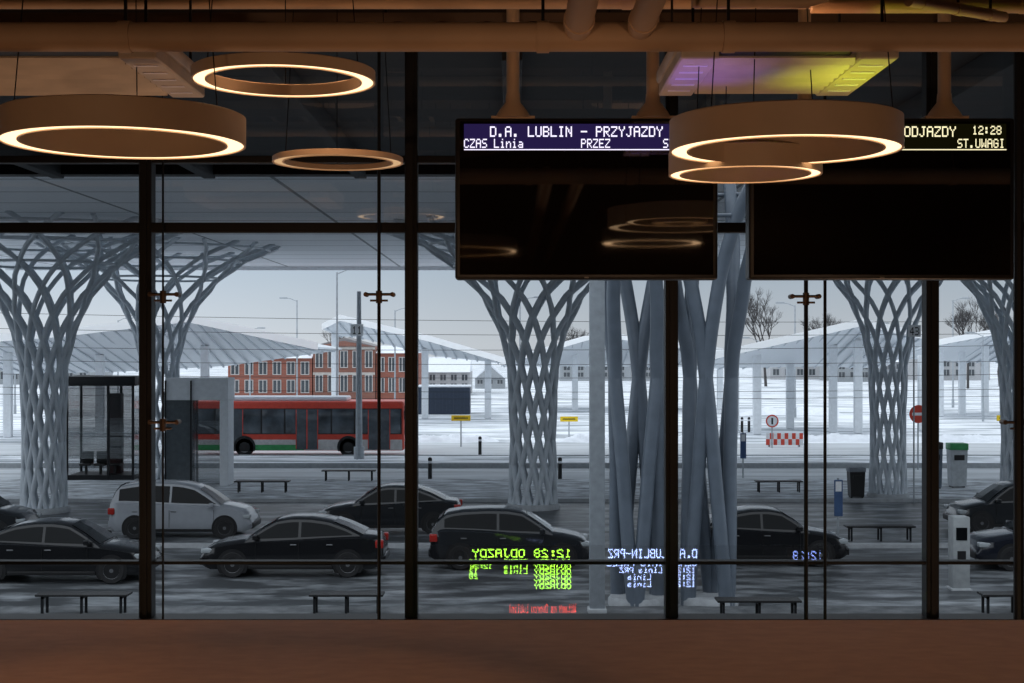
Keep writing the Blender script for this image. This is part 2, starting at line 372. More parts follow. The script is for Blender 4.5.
# ------------------------------------------------------------------ display boards
M_screen = mat('glossy_black_screen', (0.008,0.006,0.005), 0.03, 0, 0.05, spec=0.9)
def display(px0, px1, txtmat, barmat, header, hx, row2, clock, label):
    D = 6.5; x0 = X(px0, D); x1 = X(px1, D); zt = Z(118, D); zb = Z(279.5, D); w = x1-x0; h = zt-zb
    u = D/F
    e = empty('departure_display', ((x0+x1)/2, D, zb), label, 'information display')
    m = MB(); m.bbox(-w/2, w/2, 0, 0.11, 0, h, 0.012, 3); m.obj('display_housing', M_black, e)
    m = MB(); m.face([(-w/2+0.022,-0.002,0.022),(w/2-0.022,-0.002,0.022),(w/2-0.022,-0.002,h-0.016),(-w/2+0.022,-0.002,h-0.016)]); m.obj('screen', M_screen, e, norm=False, sharp=None)
    def lx(px): return -w/2+(px-px0)*u
    def lz(py): return h-(py-118)*u
    m = MB()
    m.face([(lx(px0+9),-0.004,lz(150)),(lx(px1-9),-0.004,lz(150)),(lx(px1-9),-0.004,lz(124)),(lx(px0+9),-0.004,lz(124))])
    m.obj('header_bar', barmat, e, norm=False, sharp=None)
    text_part(e, txtmat, header, lx(px0+hx), lz(126.5), 1.26*u, 1.5*u, -0.006)
    text_part(e, txtmat, clock, lx(px1-43), lz(126.0), 1.0*u, 1.25*u, -0.006)
    for t, p in row2: text_part(e, txtmat, t, lx(px0+p), lz(139.0), 1.0*u, 1.3*u, -0.006)
    m = MB(); m.face([(lx(px0+9),-0.006,lz(150.3)),(lx(px1-9),-0.006,lz(150.3)),(lx(px1-9),-0.006,lz(149.3)),(lx(px0+9),-0.006,lz(149.3))])
    m.obj('header_underline', txtmat, e, norm=False, sharp=None)
    m = MB(); m.box(-0.01,0.01,-0.004,-0.002,0.006,0.012); m.obj('status_light', mat('grey_badge', (0.3,0.3,0.3)), e)
    for p in ((px0+58), (px0+199)):
        m = MB(); X0 = lx(p)
        m.tube([(X0,0.055,h+0.11),(X0,0.055,CZ-zb)], 0.030, 16)
        m.tube([(X0,0.055,h+0.005),(X0,0.055,h+0.035),(X0,0.055,h+0.08),(X0,0.055,h+0.12)], [0.085,0.07,0.035,0.032], 20)
        m.box(X0-0.10,X0+0.10,0.01,0.10,h-0.002,h+0.012)
        m.obj('mounting_pole', M_brown, e)
row = (('CZAS Linia', 9), ('PRZEZ', 126), ('ST.UWAGI', 208))
display(455, 718, emis('white_violet_led', (0.86,0.80,1.0), 1.3), emis('violet_header_glow', (0.10,0.06,0.32), 0.18), 'D.A. LUBLIN - PRZYJAZDY', 35, row, '12:28', 'black arrivals board with white lettering on violet strip')
display(749, 1015, emis('pale_yellow_led', (1.0,0.90,0.55), 1.1), emis('dark_yellow_header', (0.05,0.045,0.01), 0.1), 'D.A. LUBLIN - ODJAZDY', 49, row, '12:28', 'black departures board with pale yellow lettering')
def led_board(px0, px1, py0, py1, rows, colr, label, strength=14, yb=2.56):
    Dv = 2*GY-yb; u = Dv/F
    x0 = (px0-512)*u; x1 = (px1-512)*u; zt = EYE-(py0-HY)*u; zb = EYE-(py1-HY)*u; w = x1-x0; h = zt-zb
    e = empty('led_board', ((x0+x1)/2, yb, zb), label, 'information display', rot=(0,0,math.pi))
    MB().bbox(-w/2-0.04, w/2+0.04, 0.005, 0.06, -0.03, h+0.03, 0.008, 1).obj('display_housing', M_black, e)
    for sx in (-0.4, 0.4): MB().box(sx*w-0.01, sx*w+0.01, 0.02, 0.045, h+0.02, FZ-0.15-zb).obj('hanger', M_black, e)
    lm = emis(label[:12].replace(' ','_'), colr, strength)
    for t, fx, fz, dw, dh in rows: text_part(e, lm, t, -w/2+fx*w, h-fz*h, dw*u, dh*u, 0.0)
green_rows = [('12:28 ODJAZDY', 0.0, 0.0, 1.28, 1.2)]+[('ODJAZDY', 0.0, 0.25+0.125*i, 0.9, 0.68) for i in range(6)]+[('PRZEZ', 0.42, 0.25, 0.8, 0.68), ('Linia', 0.42, 0.375, 0.8, 0.68), ('CZAS', 0.80, 0.25, 0.8, 0.68), ('12:28', 0.76, 0.375, 0.75, 0.68), ('12', 0.90, 0.50, 0.75, 0.68), ('28', 0.90, 0.625, 0.75, 0.68), ('Linia', 0.42, 0.50, 0.8, 0.68)]
led_board(467, 571, 549, 589, green_rows, (0.45,1.0,0.05), 'green lettered departures board on the gallery edge', 12)
blue_rows = [('D.A. LUBLIN-PRZ', 0.0, 0.0, 1.0, 1.3), ('CZAS Linia PRZEZ', 0.0, 0.28, 0.95, 0.9), ('12:28', 0.02, 0.47, 0.8, 0.8), ('Linia PRZ', 0.38, 0.47, 0.8, 0.8), ('12:28', 0.02, 0.65, 0.8, 0.8), ('Linia', 0.50, 0.65, 0.8, 0.8), ('12:28', 0.02, 0.83, 0.8, 0.8), ('Linia', 0.50, 0.83, 0.8, 0.8)]
led_board(605, 697, 549, 588, blue_rows, (0.45,0.55,1.0), 'bluish white arrivals board on the gallery edge', 12)
led_board(508, 576, 604, 614, [('Witamy na Dworcu Lublin!', 0.0, 0.0, 0.47, 1.3)], (1.0,0.05,0.02), 'red scrolling text board on the gallery edge', 7, yb=2.40)
led_board(790, 822, 551, 562, [('12:28', 0.0, 0.0, 1.0, 1.3)], (0.3,0.4,1.0), 'small blue clock display on the gallery edge', 7)

# ------------------------------------------------------------------ exterior ground
def slab(name, x0, x1, y0, y1, z0, z1, mt):
    MB().box(x0, x1, y0, y1, z0, z1).obj(name, mt, **S)
slab('ground', -300, 300, 8.3, 700, -0.6, -0.02, M_snowfield)
slab('ground_parking', -60, 60, 8.3, 52.5, -0.1, 0.0, M_asphalt)
slab('ground_platform', -60, 60, 52.5, 61, -0.1, 0.06, M_slush)
slab('ground_road', -60, 60, 61, 67, -0.1, 0.01, M_road)
slab('ground_island', -60, 60, 67, 72, -0.1, 0.20, M_snowfield)
slab('ground_busroad', -60, 60, 72, 84, -0.1, 0.0, M_road)
M_kerb = mat('concrete_kerb', (0.40,0.42,0.44), 0.8)
for y in (28.6, 40.6, 52.4, 66.9, 71.9):
    MB().box(-60, 60, y, y+0.18, -0.1, 0.13 if y < 66 else 0.24).obj('trim_%d' % tn, M_kerb, **S); tn += 1
MB().box(-60, 60, 28.78, 31.2, -0.1, 0.07).obj('ground_sidewalk', two_tone('dark_paving', (0.05,0.055,0.06), (0.18,0.19,0.20), 2, 0.35, 0.7, 0.7), **S)
def snow_bank(px, D, L, W, H, seed):
    rnd = random.Random(seed); m = MB(); nx, ny = 36, 12; g = []
    ph = [rnd.uniform(0, 6.28) for _ in range(6)]
    for i in range(nx+1):
        rw = []
        for j in range(ny+1):
            u = i/nx*2-1; v = j/ny*2-1
            e0 = max(0, 1-u**4)*max(0, 1-v*v)
            hh = H*e0*(0.65+0.2*math.sin(u*9+ph[0])*math.cos(v*4+ph[1])+0.15*math.sin(u*21+ph[2]+v*7))
            rw.append(m.bm.verts.new((u*L/2, v*W/2*(1+0.15*math.sin(u*6+ph[3])), max(0, hh)-0.03)))
        g.append(rw)
    for i in range(nx):
        for j in range(ny): m.bm.faces.new([g[i][j], g[i+1][j], g[i+1][j+1], g[i][j+1]])
    o = m.obj('snow_bank', M_snow, loc=(X(px, D), D, 0), sharp=60)
    o['label'] = 'low ploughed bank of white snow beside the road'; o['category'] = 'snow bank'
for a in ((450,86,6,1.4,.5,1),(605,86,6,1.6,.55,2),(700,86,5,1.5,.5,3),(835,86,7,1.6,.55,4),(960,86,6,1.5,.5,5),(790,119,9,2.5,.8,6)):
    snow_bank(*a)

M_can = brick_mat('canopy_panels', (0.86,0.90,0.94), (0.80,0.84,0.88), (0.25,0.28,0.30), 0.4, 2.4, 1.2, 0.025, offset=0.0)
MB().box(-27, 29, 35.0, 76, 10.0, 10.5).obj('ceiling_canopy', M_can, **S)
m = MB(); m.box(-27.1, 29.1, 76, 76.2, 9.8, 10.7); m.obj('trim_%d' % tn, M_white, **S); tn += 1
M_soffit = mat('dark_soffit', (0.035,0.04,0.045), 0.7)
MB().box(-20, 20, GY+0.12, 14.2, 7.62, 8.4).obj('ceiling_soffit', M_soffit, **S)
for i, x in enumerate([k*1.5-9 for k in range(13)]):
    MB().bbox(x-0.06, x+0.06, GY+0.15, 14.1, 7.45, 7.62, 0.005, 1).obj('trim_%d' % tn, M_soffit, **S); tn += 1
MB().box(-20, 20, 14.0, 14.2, 7.48, 7.62).obj('trim_%d' % tn, M_steel_dark, **S); tn += 1

# ------------------------------------------------------------------ tree columns
def lerp_prof(prof, t):
    for (a, ra), (b, rb) in zip(prof, prof[1:]):
        if t <= b:
            k = (t-a)/(b-a); k = k*k*(3-2*k)*0.4+k*0.6
            return ra+(rb-ra)*k
    return prof[-1][1]
STRUT = {}
def strut_mesh(key, prof, sgn, twist, r, H, mt):
    if (key, sgn) in STRUT: return STRUT[(key, sgn)]
    m = MB(); pts = []
    for i in range(33):
        t = i/32; a = sgn*twist*t*math.pi; R = lerp_prof(prof, t)
        pts.append((R*math.cos(a), R*math.sin(a), H*t))
    m.tube(pts, r, 14)
    o = m.obj('strut', mt, sharp=80); me = o.data; bpy.data.objects.remove(o); STRUT[(key, sgn)] = me
    return me
P_std = [(0,0.72),(0.25,0.66),(0.5,0.74),(0.62,1.0),(0.74,1.5),(0.84,2.3),(0.93,3.4),(1.0,5.0)]
P_slim = [(0,0.50),(0.3,0.46),(0.55,0.55),(0.72,0.78),(0.85,1.1),(1.0,1.8)]
def tree_column(px, D, prof, key, n=7, s=1.0, twist=0.9, r=0.085, off=None, mt=M_tree, label='pale lattice steel column branching out like a tree'):
    e = empty('tree_column', (X(px, D), D, 0.0), label, 'column', group='branching canopy columns')
    off = random.random()*6.28 if off is None else off
    for sgn in (1, -1):
        me = strut_mesh(key, prof, sgn, twist, r, 10.0, mt)
        for i in range(n):
            o = bpy.data.objects.new('strut', me); COL.objects.link(o); o.parent = e
            o.rotation_euler = (0, 0, off+2*math.pi*i/n+(0.12 if sgn > 0 else 0)); o.scale = (s, s, 1)
    R0 = prof[0][1]*s
    MB().lathe([(0.01,0),(R0+0.15,0),(R0+0.15,0.12),(R0+0.10,0.2),(0.01,0.2)], 32).obj('column_base', M_kerb, e)
    for t in (0.86, 0.93, 0.98):
        R = lerp_prof(prof, t)*s
        m = MB(); m.tube([(R*math.cos(a*math.pi/16), R*math.sin(a*math.pi/16), 10*t) for a in range(33)], 0.045, 8, caps=False); m.obj('ring_beam', mt, e)
K = dict(n=12, twist=0.95, r=0.085)
tree_column(44, 49.4, P_std, 'a', **K)
tree_column(160, 60, P_std, 'a', **K)
tree_column(533, 50.5, P_std, 'a', s=1.12, **K)
NL = 'shaded grey leaning tubes forming a branching column'
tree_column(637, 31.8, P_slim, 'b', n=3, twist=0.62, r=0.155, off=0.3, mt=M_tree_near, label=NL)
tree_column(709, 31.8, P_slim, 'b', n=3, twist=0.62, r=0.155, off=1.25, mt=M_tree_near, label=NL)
tree_column(888, 54, P_std, 'a', s=0.9, **K)
tree_column(1022, 50, P_std, 'a', s=0.95, **K)

x = X(597, 30.4)
e = empty('concrete_pillar', (x, 30.4, 0.07), 'plain grey square pillar beside the lattice columns', 'pillar')
MB().bbox(-0.16,0.16,-0.16,0.16,0.1,9.93,0.02).obj('shaft', mat('pillar_concrete', (0.27,0.30,0.33), 0.8), e)
MB().bbox(-0.20,0.20,-0.20,0.20,0,0.12,0.02).obj('plinth', M_kerb, e)

# ------------------------------------------------------------------ cars
def car(px, pybottom, kind, colr, facing, label, L=None, D=None):
    D = D or GD(pybottom)
    spec = {
     'sedan': dict(L=4.6, W=1.80, low=[(0,.55),(.008,.85),(.03,.98),(.12,1.03),(.3,1.0),(.5,.96),(.70,.93),(.80,.89),(.92,.80),(.975,.68),(1,.48)],
                   cab=[(.10,1.00),(.20,1.22),(.30,1.38),(.40,1.445),(.50,1.45),(.58,1.40),(.66,1.20),(.75,.91)], win=(.17,.70)),
     'hatch': dict(L=4.2, W=1.76, low=[(0,.5),(.006,.85),(.015,1.02),(.1,1.06),(.3,1.03),(.5,.98),(.72,.95),(.82,.90),(.93,.80),(.98,.66),(1,.46)],
                   cab=[(.012,1.02),(.05,1.25),(.10,1.42),(.2,1.49),(.35,1.52),(.48,1.51),(.57,1.45),(.66,1.22),(.76,.93)], win=(.09,.71)),
     'van': dict(L=4.3, W=1.80, low=[(0,.5),(.006,.9),(.015,1.08),(.1,1.1),(.3,1.07),(.5,1.03),(.76,1.0),(.84,.95),(.94,.84),(.98,.68),(1,.46)],
                   cab=[(.012,1.06),(.035,1.35),(.07,1.55),(.2,1.63),(.35,1.65),(.50,1.62),(.60,1.52),(.70,1.26),(.79,.97)], win=(.07,.75)),
    }[kind]
    Lc = L or spec['L']; W = spec['W']; hw = W/2
    e = empty('car', (X(px, D), D, 0.0), label, 'car', rot=(0,0,0 if facing > 0 else math.pi))
    paint = mat('paint_%s' % ('_'.join(str(int(c*1000)) for c in colr)), colr, 0.25, 0.0, 0.04, coat=0.35, spec=0.35)
    def ip(pr, t):
        for (a, ra), (b, rb) in zip(pr, pr[1:]):
            if t <= b: return ra+(rb-ra)*(t-a)/(b-a)
        return pr[-1][1]
    m = MB(); ts = sorted(set([0,.004,.012,.03,.06,.94,.97,.99,1.0]+[i/32 for i in range(1, 32)])); rings = []
    for t in ts:
        end = min(t, 1-t); k = min(1.0, end/0.09); wf = hw*(0.80+0.20*math.sin(k*math.pi/2)) if k < 1 else hw
        zt = ip(spec['low'], t); zb = 0.20+0.12*(1-min(1, end/0.05))
        zt = max(zt, zb+0.1)
        sec = [(wf*0.92, zb), (wf, zb+0.10), (wf*1.0, zb+(zt-zb)*0.45), (wf*0.985, zb+(zt-zb)*0.62), (wf*0.955, zt-0.06), (wf*0.88, zt-0.01), (wf*0.4, zt+0.015)]
        ring = [(y, z) for y, z in sec]+[(-y, z) for y, z in sec[::-1]]
        rings.append([m.bm.verts.new(((t-0.5)*Lc, y, z)) for y, z in ring])
    n = len(rings[0])
    for i in range(len(rings)-1):
        for k in range(n):
            m.bm.faces.new([rings[i][k], rings[i][(k+1)%n], rings[i+1][(k+1)%n], rings[i+1][k]])
    m.bm.faces.new(rings[0]); m.bm.faces.new(rings[-1])
    m.obj('body', paint, e, sharp=40)
    wc0 = hw*0.90; zb0 = 0.95; slope = 0.36
    def cy(z): return wc0-(z-zb0)*slope
    m = MB(); rings = []; cab = spec['cab']; c0 = cab[0][0]; c1 = cab[-1][0]
    for i in range(25):
        t = c0+(c1-c0)*i/24; zr = max(ip(cab, t), 0.9)
        sec = [(cy(0.85), 0.85), (cy(zr-0.03), zr-0.03), (cy(zr)-0.06, zr+0.005), (cy(zr)*0.4, zr+0.025)]
        ring = sec+[(-y, z) for y, z in sec[::-1]]
        rings.append([m.bm.verts.new(((t-0.5)*Lc, y, z)) for y, z in ring])
    n = len(rings[0])
    for i in range(24):
        for k in range(n): m.bm.faces.new([rings[i][k], rings[i][(k+1)%n], rings[i+1][(k+1)%n], rings[i+1][k]])
    m.bm.faces.new(rings[0]); m.bm.faces.new(rings[-1])
    m.obj('cabin', paint, e, sharp=40)
    w0, w1 = spec['win']; mid = (w0+w1)/2+0.02
    for sgn in (1, -1):
        for a, b in ((w0, mid-0.008), (mid+0.008, w1)):
            up = []; lo = []
            for i in range(9):
                t = a+(b-a)*i/8; zl = ip(spec['low'], t)+0.03; zu = ip(cab, t)-0.09
                if zu < zl+0.01: zu = zl+0.01
                up.append(((t-0.5)*Lc, sgn*(cy(zu)+0.012), zu)); lo.append(((t-0.5)*Lc, sgn*(cy(zl)+0.012), zl))
            m = MB()
            for i in range(8): m.face([lo[i], lo[i+1], up[i+1], up[i]])
            m.obj('side_window', M_darkglass, e)
    for (a, b, nm) in ((c1-0.005, c1-0.16, 'windscreen'), (c0+0.008, c0+(0.17 if kind == 'sedan' else 0.07), 'rear_window')):
        m = MB(); prev = None
        for i in range(7):
            t = a+(b-a)*i/6; zr = ip(cab, t); yy = cy(zr)*0.86
            cur = [((t-0.5)*Lc, -yy, zr+0.03), ((t-0.5)*Lc, 0, zr+0.05), ((t-0.5)*Lc, yy, zr+0.03)]
            if prev:
                m.face([prev[0], prev[1], cur[1], cur[0]]); m.face([prev[1], prev[2], cur[2], cur[1]])
            prev = cur
        m.obj(nm, M_darkglass, e)
    for tx in (0.19, 0.815):
        for sgn in (1, -1):
            cx = (tx-0.5)*Lc
            m = MB(); pts = [(cx+0.385*math.cos(a*math.pi/16), sgn*(hw+0.004), 0.33+0.385*math.sin(a*math.pi/16)) for a in range(-3, 20)]
            m.face(pts); m.obj('wheel_arch', M_black, e)
            w = MB()
            prof = [(0.20,-0.10),(0.30,-0.105),(0.32,-0.08),(0.32,0.08),(0.30,0.105),(0.20,0.10)]
            w.lathe(prof, 28)
            w.mi = 0; w.lathe([(0.02,0.05),(0.205,0.06),(0.205,0.04),(0.02,0.03)], 28)
            w.mi = 1
            w.lathe([(0.185,0.08),(0.21,0.10),(0.21,0.08),(0.185,0.06)], 28); w.lathe([(0.005,0.09),(0.05,0.09),(0.05,0.06),(0.005,0.06)], 16)
            for q in range(5):
                a = q*2*math.pi/5; ca, sa = math.cos(a), math.sin(a)
                c = Vector((0, 0, 0.088)); t1 = Vector((-sa, ca, 0)); r1 = Vector((ca, sa, 0))
                w.face([c+r1*0.03-t1*0.028, c+r1*0.19-t1*0.04, c+r1*0.19+t1*0.04, c+r1*0.03+t1*0.028])
            w.obj('wheel', [M_rubber, M_rim], e, loc=(cx, sgn*(hw-0.085), 0.32), rot=(-sgn*math.pi/2, 0, 0))
    fx = 0.5*Lc
    for sgn in (1, -1):
        MB().bbox(fx-0.36, fx-0.045, sgn*hw*0.80-0.13, sgn*hw*0.80+0.13, 0.60, 0.72, 0.03).obj('headlight', mat('headlight_lens', (0.35,0.38,0.40), 0.1), e)
        MB().bbox(-fx-0.005, -fx+0.20, sgn*hw*0.80-0.15, sgn*hw*0.80+0.13, 0.72, 0.92, 0.03).obj('tail_light', mat('tail_lens', (0.35,0.02,0.015), 0.2), e)
        mxx = (c1-0.5)*Lc-0.28
        MB().bbox(mxx-0.07, mxx+0.07, sgn*(hw+0.06)-0.08, sgn*(hw+0.06)+0.08, 0.95, 1.08, 0.03).obj('side_mirror', paint, e)
        for t in (w0+0.12, mid+0.03):
            hx = (t-0.5)*Lc
            MB().bbox(hx-0.08, hx+0.08, sgn*(hw*0.985)-0.015, sgn*(hw*0.985)+0.02, 0.80, 0.83, 0.008, 1).obj('door_handle', M_rim, e)
        MB().bbox(-0.28*Lc*0.8, 0.28*Lc*0.82, sgn*(hw)-0.02, sgn*(hw)+0.012, 0.22, 0.30, 0.008, 1).obj('sill_trim', M_black, e)
        for t in (mid, w1-0.01):
            hx = (t-0.5)*Lc
            MB().box(hx-0.006, hx+0.006, sgn*(hw+0.002)-0.004, sgn*(hw+0.002)+0.002, 0.34, 0.86).obj('door_seam', M_black, e)
    MB().bbox(-fx-0.04, -fx+0.12, -hw*0.8, hw*0.8, 0.32, 0.52, 0.03).obj('bumper', paint, e)
    MB().bbox(fx-0.12, fx+0.03, -hw*0.75, hw*0.75, 0.28, 0.46, 0.03).obj('bumper', M_black, e)
    return e
BLK = (0.006,0.0065,0.008); SIL = (0.30,0.32,0.35); DGR = (0.013,0.015,0.018); DBL = (0.007,0.009,0.016)
car(62, 578, 'sedan', BLK, 1, 'black saloon car parked at the kerb', L=4.7)
car(-38, 540, 'van', DGR, 1, 'dark grey estate car parked on the lane')
car(186, 535, 'van', SIL, 1, 'silver compact people carrier parked on the wet asphalt')
car(296, 572, 'sedan', BLK, -1, 'black saloon car parked at the kerb')
car(391, 531, 'sedan', DGR, -1, 'dark grey saloon car parked near the walkway', L=4.4)
car(511, 565, 'hatch', DGR, 1, 'dark grey hatchback parked at the kerb')
car(764, 562, 'sedan', BLK, 1, 'black saloon car parked beside the lattice column', L=4.2)
car(1012, 530, 'hatch', DGR, -1, 'dark hatchback parked near the walkway', L=3.9)
car(1055, 566, 'sedan', DBL, -1, 'dark blue saloon car parked at the kerb')

# ------------------------------------------------------------------ bus
def bus():
    D = 75.2; xc = X(300, D); L = 11.2; W = 2.5; H = 2.88
    e = empty('city_bus', (xc, D, 0.0), 'red city bus with long dark window band and pale skirt', 'bus')
    m = MB(); m.bbox(-L/2, L/2, -W/2, W/2, 0.30, H, 0.14, 4); m.obj('bus_body', M_red, e)
    y = -W/2-0.012
    MB().bbox(-L/2+0.12, L/2-0.12, y+0.004, y+0.03, 1.16, 2.50, 0.01, 1).obj('window_band', M_black, e)
    n = 9; wl = (L-0.3)/n
    for i in range(n):
        x = -L/2+0.15+i*wl
        m = MB(); m.bbox(x+0.04, x+wl-0.04, y, y+0.03, 1.20, 2.46, 0.012, 2); m.obj('bus_window', M_busglass, e)
    MB().bbox(-L/2+0.1, L/2-0.1, y-0.004, y+0.03, 0.34, 0.88, 0.01, 1).obj('skirt_panel', mat('grey_skirt', (0.60,0.58,0.57), 0.5), e)
    MB().bbox(-L/2+0.1, 0.4, y-0.007, y+0.02, 0.32, 0.62, 0.01, 1).obj('green_stripe', M_green, e)
    for xd in (-3.35, 0.55, 4.3):
        m = MB(); m.mi = 0; m.bbox(xd-0.58, xd+0.58, y-0.015, y+0.02, 0.36, 2.46, 0.02, 2); m.mi = 1
        m.box(xd-0.03, xd+0.03, y-0.02, y-0.012, 0.4, 2.44); m.box(xd-0.58, xd-0.54, y-0.02, y-0.012, 0.4, 2.44); m.box(xd+0.54, xd+0.58, y-0.02, y-0.012, 0.4, 2.44)
        m.obj('bus_door', [mat('door_glass', (0.09,0.105,0.12), 0.15), M_red], e)
    MB().bbox(-4.2, 2.6, -1.0, 1.0, H-0.02, H+0.22, 0.08, 3).obj('roof_unit', M_snow, e)
    for x in (-L/2+2.9, L/2-2.9):
        m = MB(); m.face([(x+0.58*math.cos(a*math.pi/16), y-0.028, 0.50+0.58*math.sin(a*math.pi/16)) for a in range(-2, 19)]); m.obj('wheel_arch', M_black, e)
        w = MB(); w.mi = 0; w.lathe([(0.28,-0.14),(0.46,-0.14),(0.48,-0.1),(0.48,0.1),(0.46,0.14),(0.28,0.14)], 28); w.mi = 1; w.lathe([(0.02,0.06),(0.1,0.12),(0.28,0.13),(0.28,0.08),(0.02,0.04)], 28)
        w.obj('wheel', [M_rubber, M_rim], e, loc=(x, -W/2+0.10, 0.48), rot=(math.pi/2,0,0))
    MB().bbox(L/2-0.06, L/2+0.02, -1.1, 1.1, 1.1, 2.65, 0.03, 2).obj('windscreen', M_darkglass, e)
    for s in (-1, 1): MB().bbox(L/2-0.05, L/2+0.03, s*0.95-0.16, s*0.95+0.16, 0.6, 0.78, 0.02).obj('headlight', M_white, e)
    MB().bbox(L/2, L/2+0.25, -1.38, -1.26, 1.9, 2.4, 0.03).obj('side_mirror', M_black, e)
bus()

# ------------------------------------------------------------------ far shelters
def shelter(front, Df, Dr, drops, cols, label, base=0.0):
    pf = [(X(p, Df), Z(y, Df)) for p, y in front]
    ox = (pf[0][0]+pf[-1][0])/2; dy = Dr-Df
    e = empty('bus_shelter_canopy', (ox, Df, 0.0), label, 'shelter canopy')
    pr = [(x, z-d) for (x, z), d in zip(pf, drops)]
    def zz(p, x):
        for (a, za), (b, zb) in zip(p, p[1:]):
            if x <= b: return za+(zb-za)*(x-a)/(b-a)
        return p[-1][1]
    m = MB(); th = 0.12
    for i in range(len(pf)-1):
        (a, za), (b, zb) = pf[i], pf[i+1]; ra, rb = pr[i][1], pr[i+1][1]
        v = [(a-ox,0,za),(b-ox,0,zb),(b-ox,dy,rb),(a-ox,dy,ra)]
        t = [(q[0],q[1],q[2]+th) for q in v]
        m.face(v); m.face(t)
        m.face([v[0],v[1],t[1],t[0]]); m.face([v[2],v[3],t[3],t[2]]); m.face([v[0],v[3],t[3],t[0]]); m.face([v[1],v[2],t[2],t[1]])
    m.obj('roof_plate', M_whiteroof, e, sharp=5)
    m = MB(); x = pf[0][0]+0.3
    while x < pf[-1][0]-0.1:
        z = zz(pf, x); z2 = zz(pr, x)
        A = [(x-ox-0.05,0.1,z-0.01),(x-ox+0.05,0.1,z-0.01),(x-ox+0.05,0.1,z-0.10),(x-ox-0.05,0.1,z-0.10)]
        B = [(q[0], dy-0.1, q[2]-z+z2) for q in A]
        for i in range(4): m.face([A[i], A[(i+1)%4], B[(i+1)%4], B[i]])
        m.face(A); m.face(B); x += 0.85
    o = m.obj('roof_rib', mat('rib_grey', (0.46,0.50,0.54), 0.6), e, sharp=5); o['kind'] = 'stuff'
    m = MB()
    for (a, za), (b, zb) in zip(pf, pf[1:]):
        v = [(a-ox,-0.06,za-0.06),(b-ox,-0.06,zb-0.06),(b-ox,-0.06,zb+0.40),(a-ox,-0.06,za+0.40)]
        t = [(q[0],q[1]+0.055,q[2]) for q in v]
        m.face(v); m.face(t)
        for i in range(4): m.face([v[i], v[(i+1)%4], t[(i+1)%4], t[i]])
    m.obj('fascia', mat('fascia_white', (1.0,1.0,1.0), 0.5, 0, 0.0), e, sharp=5)
    for c, f in cols:
        xx = X(c, Df+f*dy)-ox; yy = f*dy
        xw = min(max(xx+ox, pf[0][0]), pf[-1][0])
        zt = zz(pf, xw)*(1-f)+zz(pr, xw)*f
        m = MB(); m.bbox(xx-0.26, xx+0.26, yy-0.2, yy+0.2, base, zt-0.03, 0.03, 1)
        m.obj('support_column', M_white, e)
shelter([(-60,345),(60,336),(187,321),(318,349)], 86, 98, [2.0,2.4,2.9,0.1], [(8,.3),(50,.5),(100,.5),(150,.4),(205,.5)], 'white folded roof bus shelter with ribbed underside')
shelter([(322,329),(340,320),(430,341),(512,365)], 106, 116, [0.5,1.2,1.2,0.1], [(335,.4),(425,.6),(488,.6)], 'white sloping bus shelter roof with slender columns')
shelter([(500,365),(600,336),(730,354)], 122, 134, [0.3,2.8,1.3], [(512,.4),(575,.4),(668,.4),(720,.5)], 'white folded roof bus shelter with ribbed underside')
shelter([(715,358),(862,325),(932,340)], 90, 102, [0.9,2.8,2.0], [(735,.5),(757,.2),(790,.7),(833,.4),(858,.3),(922,.5)], 'white folded roof bus shelter with ribbed underside')
shelter([(925,347),(1010,331),(1120,339)], 112, 124, [0.9,2.6,2.0], [(940,.3),(962,.5),(985,.4),(1012,.6),(1070,.4)], 'white folded roof bus shelter with ribbed underside')

